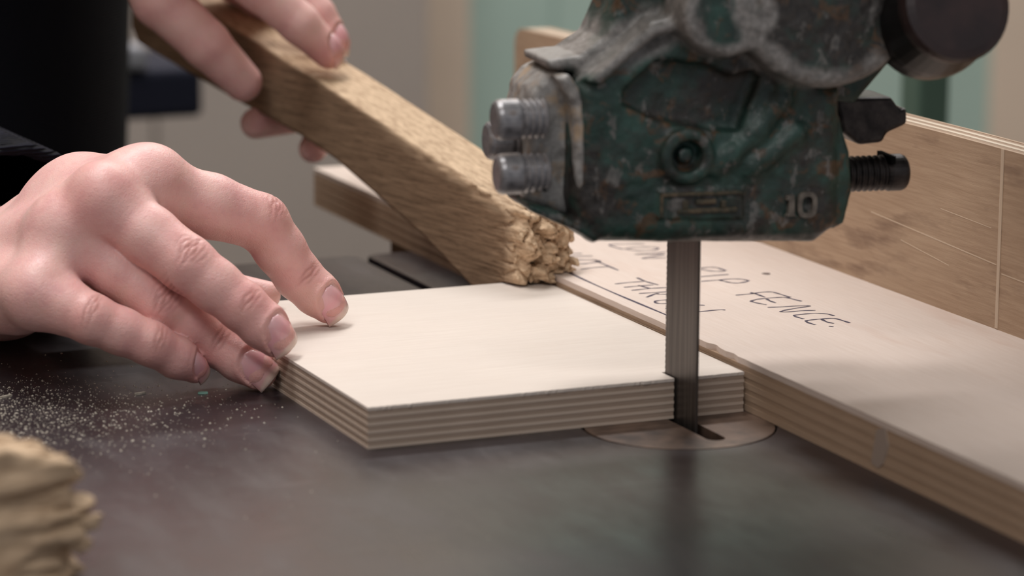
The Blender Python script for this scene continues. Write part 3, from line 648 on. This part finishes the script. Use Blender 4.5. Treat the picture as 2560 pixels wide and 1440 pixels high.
# ================================================================== PERSON
person = empty('person', (-150, 700, -ZT/S), 'person in dark navy knit sweater feeding the plywood with both hands', 'person')
def finger_frame(dip, tip, n):
    a = np.array(tip, float)-np.array(dip, float); a /= np.linalg.norm(a); n = np.array(n, float); n -= a*(n@a); n /= np.linalg.norm(n)
    return a, n, np.cross(n, a)
CR, CU, CF = (np.array(v) for v in (cr, cu, cf))
def view_dir(r_, u_, f_): return CR*r_+CU*u_-CF*f_          # right, up, towards the viewer
def build_hand(name, label, lo, hi, h, fingers, palm, bumps, nails, wrinkles, dents=(), web=5.0):
    f = Field(lo, hi, h); Pm = f.new()
    for (a, b, ra, rb, k) in palm: f.cone(Pm, a, b, ra, rb, k, 14)
    for (a, r_, k) in bumps: f.ball(Pm, a, r_, k, 12)
    tot = None; fr = []
    for fi, ch in enumerate(fingers):
        A = f.new()
        for i in range(len(ch)-1):
            (a, ra), (b, rb) = ch[i], ch[i+1]; f.cone(A, a, b, ra, rb, 2.5)
        A = smin(A, Pm, web)
        # creases over this finger's joints
        for (wi_, p, ax, n, amp, lines) in wrinkles:
            if wi_ != fi: continue
            p = np.array(p, float); ax = np.array(ax, float)/np.linalg.norm(ax); n = np.array(n, float); n -= ax*(n@ax); n /= np.linalg.norm(n); sd = np.cross(ax, n)
            sl, X, Y, Z = f.block(p-17, p+17); q = np.stack(np.broadcast_arrays(X, Y, Z), -1)-p
            s = q@ax; nn = q@n; t = q@sd; g = 0
            for (s0, w_, t0, tw, dp) in lines:
                cur = s0*(1-.32*((t-t0)/6)**2)+.22*np.sin(t*.9+s0*5)
                g = g+dp*np.exp(-((s-cur)/w_)**2)*np.exp(-((t-t0)/tw)**4)
            A[sl] += (amp*g*np.clip(nn/4, 0, 1)).astype(np.float32)
        # its nail bed
        for (wi_, dip, tip, n, wd_, ln, off) in nails:
            if wi_ != fi: continue
            a, n, sd = finger_frame(dip, tip, n); cen = np.array(tip, float)+a*off
            sl, X, Y, Z = f.block(cen-18, cen+18); q = np.stack(np.broadcast_arrays(X, Y, Z), -1)-cen
            s = q@a; t = q@sd; nn = q@n
            e = (np.abs(s/(ln*.5+.5))**3+np.abs(t/(wd_*.5+.4))**3)
            A[sl] += (.75*np.clip((1.15-e)/.3, 0, 1)*(nn > 0)).astype(np.float32)
            A[sl] -= (.32*np.exp(-((e-1.5)/.4)**2)*(nn > 0)*(s < ln*.35)).astype(np.float32)
            fr.append((a, n, sd, cen, wd_, ln, A[sl].copy(), np.array([f.ax[k][sl[k].start] for k in range(3)])))
        tot = A if tot is None else smin(tot, A, .7)
        del A
    for (p, r_, dp) in dents:
        p = np.array(p, float); sl, X, Y, Z = f.block(p-2.5*r_, p+2.5*r_)
        tot[sl] += dp*np.exp(-(((X-p[0])**2+(Y-p[1])**2+(Z-p[2])**2)/r_**2))
    V, Q = f.mesh(tot)
    # colour attributes
    red = np.zeros(len(V)); cre = np.zeros(len(V))
    for (wi_, p, ax, n, amp, lines) in wrinkles: red = np.maximum(red, .38*np.exp(-((V-np.array(p))**2).sum(1)/15**2))
    for (a, r_, k) in bumps: red = np.maximum(red, .45*np.exp(-((V-np.array(a))**2).sum(1)/15**2))
    for (wi_, dip, tip, n, wd_, ln, off) in nails: red = np.maximum(red, .5*np.exp(-((V-np.array(tip))**2).sum(1)/12**2))
    for (wi_, p, ax, n, amp, lines) in wrinkles:
        p = np.array(p, float); ax = np.array(ax, float)/np.linalg.norm(ax); n = np.array(n, float); n -= ax*(n@ax); n /= np.linalg.norm(n); sd = np.cross(ax, n)
        q = V-p; s = q@ax; nn = q@n; t = q@sd; ok = (np.abs(q).max(1) < 17)
        for (s0, w_, t0, tw, dp) in lines:
            cur = s0*(1-.32*((t-t0)/6)**2)+.22*np.sin(t*.9+s0*5)
            cre = np.maximum(cre, ok*np.clip(dp, 0, 1)*np.exp(-((s-cur)/w_)**2)*np.exp(-((t-t0)/tw)**4)*np.clip(nn/4, 0, 1))
    hd = mobj(name, V, Q, 'skin', person, smooth=True, attrs={'red': red, 'crease': cre}); hd['label'] = label
    for (a, n, sd, cen, wd_, ln, As, Lo) in fr:
        fs = Field.__new__(Field); fs.lo = Lo; fs.h = f.h; fs.n = np.array(As.shape)
        U, Vv = 13, 15; grid = np.zeros((Vv, U, 3)); tipv = np.zeros((Vv, U))
        for j in range(Vv):
            v = -1+2*j/(Vv-1)
            for i in range(U):
                uu = -1+2*i/(U-1)
                s = v*ln*.5; t = uu*wd_*.5
                if v < -.2: t *= math.sqrt(max(0, 1-((-.2-v)/.8)**2.6))*.98+.02     # round root
                if v > .5: s -= (uu*uu)*ln*.10*(v-.5)/.5                            # curved free edge
                grid[j, i] = (s, t, v)
        st = np.linspace(16, -4, 140); Hh = np.zeros((Vv, U))
        for j in range(Vv):
            for i in range(U):
                s, t, v = grid[j, i]; s_ = min(s, ln*.5-2.6)
                line = cen+a*s_+sd*t+n*st[:, None]; val = fs.sample(As, line)
                k = np.argmax(val < 0); Hh[j, i] = st[k] if val[k] < 0 else 0
        # regular curved plate: fit a smooth quadric to the sampled heights
        s, t = grid[..., 0].ravel(), grid[..., 1].ravel(); Am = np.stack([np.ones_like(s), s, s*s, t, t*t], 1); use = (s < ln*.5-2.6)
        co, *_ = np.linalg.lstsq(Am[use], Hh.ravel()[use], rcond=None)
        Hs = (Am@co).reshape(Vv, U)
        verts = []
        for lay in (.34, -.5):
            for j in range(Vv):
                for i in range(U):
                    s_, t_, v = grid[j, i]; verts.append(cen+a*s_+sd*t_+n*(Hs[j, i]+lay-.25*(abs(t_)/(wd_*.5))**4))
        fc = []; m = Vv*U
        for j in range(Vv-1):
            for i in range(U-1):
                q = (j*U+i, j*U+i+1, (j+1)*U+i+1, (j+1)*U+i); fc += [q, tuple(m+x for x in q[::-1])]
        rim = [i for i in range(U)]+[j*U+U-1 for j in range(1, Vv)]+[(Vv-1)*U+i for i in range(U-2, -1, -1)]+[j*U for j in range(Vv-2, 0, -1)]
        for k in range(len(rim)): b_, e_ = rim[k], rim[(k+1) % len(rim)]; fc.append((b_, m+b_, m+e_, e_))
        tv = np.tile(((grid[..., 0]/ln)+.5+.03*(grid[..., 1]/wd_*2)**2*0).ravel(), 2)
        mobj('fingernail', verts, fc, 'fingernail', hd, smooth=True, attrs={'tip': np.clip(tv, 0, 1)})
    return hd

def near_hand():
    # joints: knuckle, middle joint, end joint, tip
    I = [(-196.7, 149.5, 78.2), (-150.2, 145.6, 61.0), (-134.4, 144.6, 37.3), (-122.7, 140.1, 25.1)]
    Mi = [(-219.6, 134.3, 75.4), (-194.1, 107.3, 53.5), (-174.7, 96.3, 36.8), (-162.6, 91.7, 24.6)]
    R = [(-234.8, 140.7, 64.4), (-202.3, 118.0, 35.6), (-179.8, 117.7, 18.2), (-166.0, 104.5, 8.3)]
    L = [(-249.0, 128.4, 41.6), (-232.7, 110.7, 33.7), (-210.2, 105.3, 23.0), (-191.6, 107.9, 11.2)]
    T = [(-233.1, 212.5, 40.7), (-195.8, 209.5, 29.8), (-164.8, 195.0, 24.7), (-136.0, 181.9, 22.1)]
    wr = np.array((-240.4, 222.4, 30.7))
    lerp = lambda a, b, t: tuple(np.array(a)*(1-t)+np.array(b)*t)
    def chain(j, r):
        # knuckle, mid proximal, joint, mid, joint, mid, tip
        out = [(j[0], r[0]), (lerp(j[0], j[1], .55), r[1]), (j[1], r[2]), (lerp(j[1], j[2], .5), r[3]), (j[2], r[4]), (lerp(j[2], j[3], .6), r[5]), (j[3], r[6])]
        return out
    fingers = [chain(I, (12.8, 13.2, 11.6, 10.6, 9.9, 9.3, 7.9)), chain(Mi, (13, 12, 11.4, 10.4, 9.8, 9.4, 8.3)),
               chain(R, (12.5, 11, 10.4, 9.6, 9.2, 8.9, 7.8)), chain(L, (11.5, 10.8, 9.9, 9.2, 8.7, 8.2, 6.4)),
               [(T[0], 15), (T[1], 13.5), (lerp(T[1], T[2], .5), 11.5), (T[2], 11), (T[3], 6.3)]]
    wi, wm, wr_, wl = ((-226.4, 205.1, 55.2), (-237.6, 201.6, 42.9), (-252.1, 198.3, 39.5), (-257.7, 197.1, 33.3))
    palm = [((-226.4, 205.1, 55.2), (-215.6, 182.6, 70.1), 15.5, 15.5, 10), ((-215.6, 182.6, 70.1), I[0], 15.5, 13.4, 10), (wm, Mi[0], 18, 13.6, 10), (wr_, R[0], 17, 12.4, 10), (wl, L[0], 17, 13, 10),
            (I[0], Mi[0], 13, 13, 10), ((-224.9, 183.2, 64.7), (-206.6, 146.9, 77.3), 15, 12.8, 10), (Mi[0], R[0], 12.4, 12, 8), (R[0], L[0], 12, 12, 8),
            ((-257.9, 196.6, 30.9), (-252.5, 150.9, 35.9), 15, 13, 10), (wr, (-228.1, 192.2, 43.9), 22, 18, 12),
            (wr, T[0], 22, 16, 10), (T[0], (-216.6, 183.3, 51.5), 15, 14, 10),
            (wr, (-243.0, 333.9, 27.0), 25, 28, 10)]
    bumps = [(tuple(np.array(I[0])+view_dir(-.1, 1, .3)*1.2), 10.5, 14), (tuple(np.array(Mi[0])+view_dir(-.2, .5, .85)*4.2), 8.5, 10)]
    nI, nM, nR, nL = view_dir(.36, .32, .86), view_dir(.22, .50, .84), view_dir(.10, .38, .92), view_dir(.30, .45, .80)
    nails = [(0, I[2], I[3], nI, 13.6, 14.5, .6), (1, Mi[2], Mi[3], nM, 14.6, 15.0, .2), (2, R[2], R[3], nR, 13.4, 14.5, .8), (3, L[2], L[3], nL, 10.4, 12.0, .8)]
    pip = [(-4.2, .75, 0, 6, .6), (-2.2, .7, 1.2, 6.5, .9), (-.4, .7, -1, 6, 1.0), (1.4, .7, 1, 6.5, .85), (3.4, .75, 0, 6, .6), (5.6, .8, 0, 5, .35), (-6.4, .8, 0, 5, .3)]
    dipl = [(-1.8, .7, 0, 5.5, .7), (.2, .7, .4, 6, .9), (2.2, .7, 0, 5, .5)]
    dd = lambda a, b: np.array(b)-np.array(a)
    wrk = [(0, I[1], dd(I[0], I[2]), view_dir(.35, .75, .55), .55, pip), (1, Mi[1], dd(Mi[0], Mi[2]), view_dir(.2, .6, .8), .7, pip), (2, R[1], dd(R[0], R[2]), view_dir(.15, .5, .85), .6, pip), (3, L[1], dd(L[0], L[2]), view_dir(.1, .6, .8), .35, pip[1:4]),
           (0, I[2], dd(I[1], I[3]), nI, .5, dipl), (1, Mi[2], dd(Mi[1], Mi[3]), nM, .55, dipl), (2, R[2], dd(R[1], R[3]), nR, .45, dipl), (3, L[2], dd(L[1], L[3]), nL, .35, dipl)]
    allp = np.array(I+Mi+R+L+T)
    lo = allp.min(0)-np.array((62, 20, 18)); hi = allp.max(0)+np.array((16, 75, 20)); lo[2] = -2
    dents = [(tuple(np.array(lerp(Mi[0], R[0], .5))+view_dir(-.3, .6, .8)*11), 9, 1.6), (tuple(np.array(lerp(R[0], L[0], .5))+view_dir(-.2, .5, .8)*11), 9, 1.2)]
    return build_hand('hand', 'bare hand steadying the plywood panel with spread fingertips', lo, hi, .72, fingers, palm, bumps, nails, wrk, dents, 5.5)
near_hand()

def far_hand():
    I = [(-105.8, 381.0, 155.8), (-75.2, 364.9, 133.2), (-57.5, 357.8, 115.9), (-43.7, 355.4, 102.0)]
    Mi = [(-84.3, 416.6, 158.1), (-53.4, 398.2, 135.1), (-38.6, 387.5, 115.9), (-30.9, 381.2, 102.8)]
    R = [(-68.5, 440.0, 143.7), (-24.6, 444.8, 100.9), (-31.0, 427.6, 61.2), (-62.7, 410.1, 60.6)]
    L = [(-52.6, 463.1, 128.9), (-16.5, 425.6, 80.3), (-29.1, 403.3, 55.3), (-41.6, 385.3, 50.1)]
    T = [(-127.7, 401.3, 154.8), (-115.1, 398.3, 125.6), (-94.0, 392.1, 103.9), (-75.4, 391.9, 84.3)]
    wr = np.array((-117.1, 470.1, 184.8))
    fingers = [[(I[0], 12.5), (I[1], 11.2), (I[2], 9.8), (I[3], 8.2)], [(Mi[0], 12.5), (Mi[1], 11.2), (Mi[2], 9.8), (Mi[3], 8.2)],
               [(R[0], 12), (R[1], 10.5), (R[2], 9.2), (R[3], 7.8)], [(L[0], 11), (L[1], 9.5), (L[2], 8.6), (L[3], 7)],
               [(T[0], 15), (T[1], 13.5), (T[2], 11.8), (T[3], 9.6)]]
    palm = [(wr, I[0], 20, 14, 10), (wr, Mi[0], 20, 14, 10), (wr, R[0], 20, 13, 10), (wr, L[0], 20, 13, 10), (I[0], Mi[0], 12, 12, 8), (Mi[0], R[0], 12, 12, 8), (R[0], L[0], 12, 12, 8), (wr, T[0], 22, 15, 10),
            (T[1], I[0], 9, 11, 10), (wr, (-133.1, 577.2, 235.0), 25, 28, 10)]
    nails = [(0, I[2], I[3], view_dir(.35, .75, .55), 12.6, 15, 1.4), (1, Mi[2], Mi[3], view_dir(.4, .8, .4), 12.6, 15, 1.4)]
    allp = np.array(I+Mi+R+L+T)
    lo = allp.min(0)-np.array((40, 20, 20)); hi = allp.max(0)+np.array((20, 40, 60))
    return build_hand('hand', 'bare hand gripping the push stick, forefinger stretched along its top', lo, hi, 1.0, fingers, palm, [(tuple(np.array(I[0])+view_dir(0, 1, .2)*3), 10, 7)], nails, [], (), 6)
far_hand()

def sweater():
    # torso and both sleeves as one knitted garment
    f = Field((-560, 180, -420), (240, 1060, 560), 8.0); F = f.new()
    for a, b, ra, rb in (((-250, 860, -420), (-250, 850, 150), 150, 165), ((-150, 830, -420), (-150, 820, 120), 120, 140), ((-250, 850, 150), (-250, 850, 400), 165, 120)):
        f.cone(F, a, b, ra, rb, 40, 60)
    for ch in ([((-290, 700, 360), 75), ((-430, 560, 170), 62), ((-265.2, 458.2, 42.7), 52)], [((-170, 830, 400), 75), ((-130, 700, 330), 60), ((-133.1, 577.2, 235.0), 46)]):
        for i in range(len(ch)-1): f.cone(F, ch[i][0], ch[i+1][0], ch[i][1], ch[i+1][1], 30, 50)
    V, Q = f.mesh(F)
    s = mobj('sweater', V, Q, 'knit', person, smooth=True); s['label'] = 'dark navy knit sweater'
    # cuffs: ribbed tubes round each wrist
    for p, q, r0, r1 in (((-227.7, 247.0, 41.1), (-265.2, 458.2, 42.7), 41, 50), ((-117.7, 461.8, 171.4), (-133.1, 577.2, 235.0), 38, 44)):
        p = np.array(p); q = np.array(q); n = 60; m = 90; d, s_, t_ = basis(q-p); Ln = np.linalg.norm(q-p); vv = []; ff = []
        prof = [(8, r0-5), (1, r0-3), (0, r0-1)] + [(Ln*k/m, r0+(r1-r0)*k/m+(1.0 if k % 2 else -.2)) for k in range(1, m)]
        for dd_, r_ in prof:
            for k in range(n):
                th = 2*math.pi*k/n; vv.append(p+d*dd_+(s_*math.cos(th)+t_*math.sin(th))*(r_+.5*math.sin(th*20)))
        for i in range(len(prof)-1):
            for k in range(n): ff.append((i*n+k, i*n+(k+1) % n, (i+1)*n+(k+1) % n, (i+1)*n+k))
        cfo = mobj('sleeve_cuff', vv, ff, 'knit', person, smooth=True)
    # trousers below the hem, standing on the floor behind the table
    f = Field((-480, 640, -ZT/S-2), (60, 1060, -380), 9.0); F = f.new()
    for x in (-290, -130):
        f.cone(F, (x, 845, -400), (x, 845, -780), 98, 72, 30, 50); f.cone(F, (x, 845, -780), (x, 850, -ZT/S+62), 72, 58, 20, 50)
        f.cone(F, (x, 850, -ZT/S+32), (x+4, 745, -ZT/S+30), 34, 30, 20, 40)
    X, Y, Z = np.meshgrid(*f.ax, indexing='ij', sparse=True); F = np.maximum(F, -ZT/S+.5-Z)
    V, Q = f.mesh(F); mobj('trousers', V, Q, 'trouser_cloth', person, smooth=True)
sweater()

# ================================================================== LOOSE BITS ON THE TABLE
def bits():
    r = random.Random(12)
    def chip(p, l, w_, hgt, ang, mat, label, cat):
        pts = [(-l/2, -w_*.3), (-l*.1, -w_*.5), (l/2, -w_*.2), (l*.45, w_*.35), (0, w_*.5), (-l*.45, w_*.3)]
        ca, sa = math.cos(ang), math.sin(ang)
        o = mobj(cat.replace(' ', '_'), *prism_vf([(p[0]+x*ca-y*sa, p[1]+x*sa+y*ca) for x, y in pts], .02, hgt), mat); return tag(o, label, cat)
    chip((-211.8, 116.3, 0.0), 5, 1.6, .8, .2, 'sawdust', 'small pale wood splinter on the table below the little finger', 'wood splinter')
    chip((-188.1, 108.2, 0.0), 4, 2, .7, -.3, 'green_chip', 'tiny pale green paint flake on the table beside the ring fingertip', 'paint flake')
    chip((-263.1, 131.2, 0.0), 7, 1.4, .8, .4, 'sawdust', 'thin pale wood splinter on the table at the left frame edge', 'wood splinter')
    # sawdust, too fine to count
    V = []; F = []
    def grain(x, y, s):
        n = len(V); a = r.random()*6.28; hgt = s*.7
        for k in range(4): V.append((x+s*math.cos(a+k*1.57)*(.6+.5*r.random()), y+s*math.sin(a+k*1.57)*(.6+.5*r.random()), .01))
        V.append((x, y, hgt)); F.extend([(n, n+1, n+4), (n+1, n+2, n+4), (n+2, n+3, n+4), (n+3, n, n+4), (n+3, n+2, n+1, n)])
    for k in range(4200):
        t = r.random(); x = -275+42*r.gauss(0, 1); y = 105+34*r.gauss(0, 1)
        y += (x+300)*-.12
        if math.hypot(x+163, y-95) < 14 or x > -164: continue
        grain(x, y, .22+.5*r.random()**4)
    for k in range(260):
        x = -300+440*r.random(); y = -250+560*r.random()
        if -162 < x < 142: continue
        grain(x, y, .25+.35*r.random()**2)
    o = mobj('sawdust', V, F, 'sawdust'); tag(o, 'fine pale sawdust sprinkled on the dark table', 'sawdust', kind='stuff')
bits()

# ================================================================== THINGS IN THE ROOM BEHIND
def background():
    fz = -ZT/S
    # grey storage cabinet against the wall, left
    cb = empty('storage_cabinet', (560, 2450, fz), 'tall grey beige storage cabinet against the wall behind the saw', 'cabinet')
    mobj('carcass', *box_vf(120, 800, 2330, 2590, fz+30, 700), 'wall_paint_grey', cb, bevel=4)
    mobj('door', *box_vf(126, 458, 2318, 2329, fz+60, 690), 'wall_paint_grey', cb, bevel=2)
    mobj('door', *box_vf(462, 794, 2318, 2329, fz+60, 690), 'wall_paint_grey', cb, bevel=2)
    for x in (440, 480): mobj('handle', *lathe_vf((x, 2310, -60), (0, 0, 1), [(0, 6), (120, 6)], 12), 'bolt_steel', cb)
    mobj('plinth', *box_vf(130, 790, 2345, 2580, fz, fz+30), 'wall_paint_grey', cb)
    # navy bin with a pale grey lid on a stand
    p = np.array((141.9, 1221.9, -31.5))
    bn = empty('storage_bin', (p[0], p[1], fz), 'navy blue plastic bin with pale grey lid behind the person', 'bin')
    mobj('bin_body', *box_vf(p[0]-170, p[0]+14, p[1]-40, p[1]+80, p[2]-22, p[2]+16), 'navy_plastic', bn, bevel=5)
    mobj('bin_lid', *box_vf(p[0]-176, p[0]-30, p[1]-44, p[1]+84, p[2]+16.2, p[2]+34), 'grey_plastic', bn, bevel=4)
    mobj('pedestal', *box_vf(p[0]-150, p[0]-90, p[1]-10, p[1]+50, fz, p[2]-22), 'dark_steel', bn, bevel=3)
    # sage green post
    q = np.array((476.6, 664.5, 13.8))
    po = mobj('steel_post', *box_vf(q[0]-12, q[0]+12, q[1]-12, q[1]+12, fz, 700), 'sage_paint', None, bevel=3); tag(po, 'sage green steel post standing behind the upright fence board', 'post')
background()
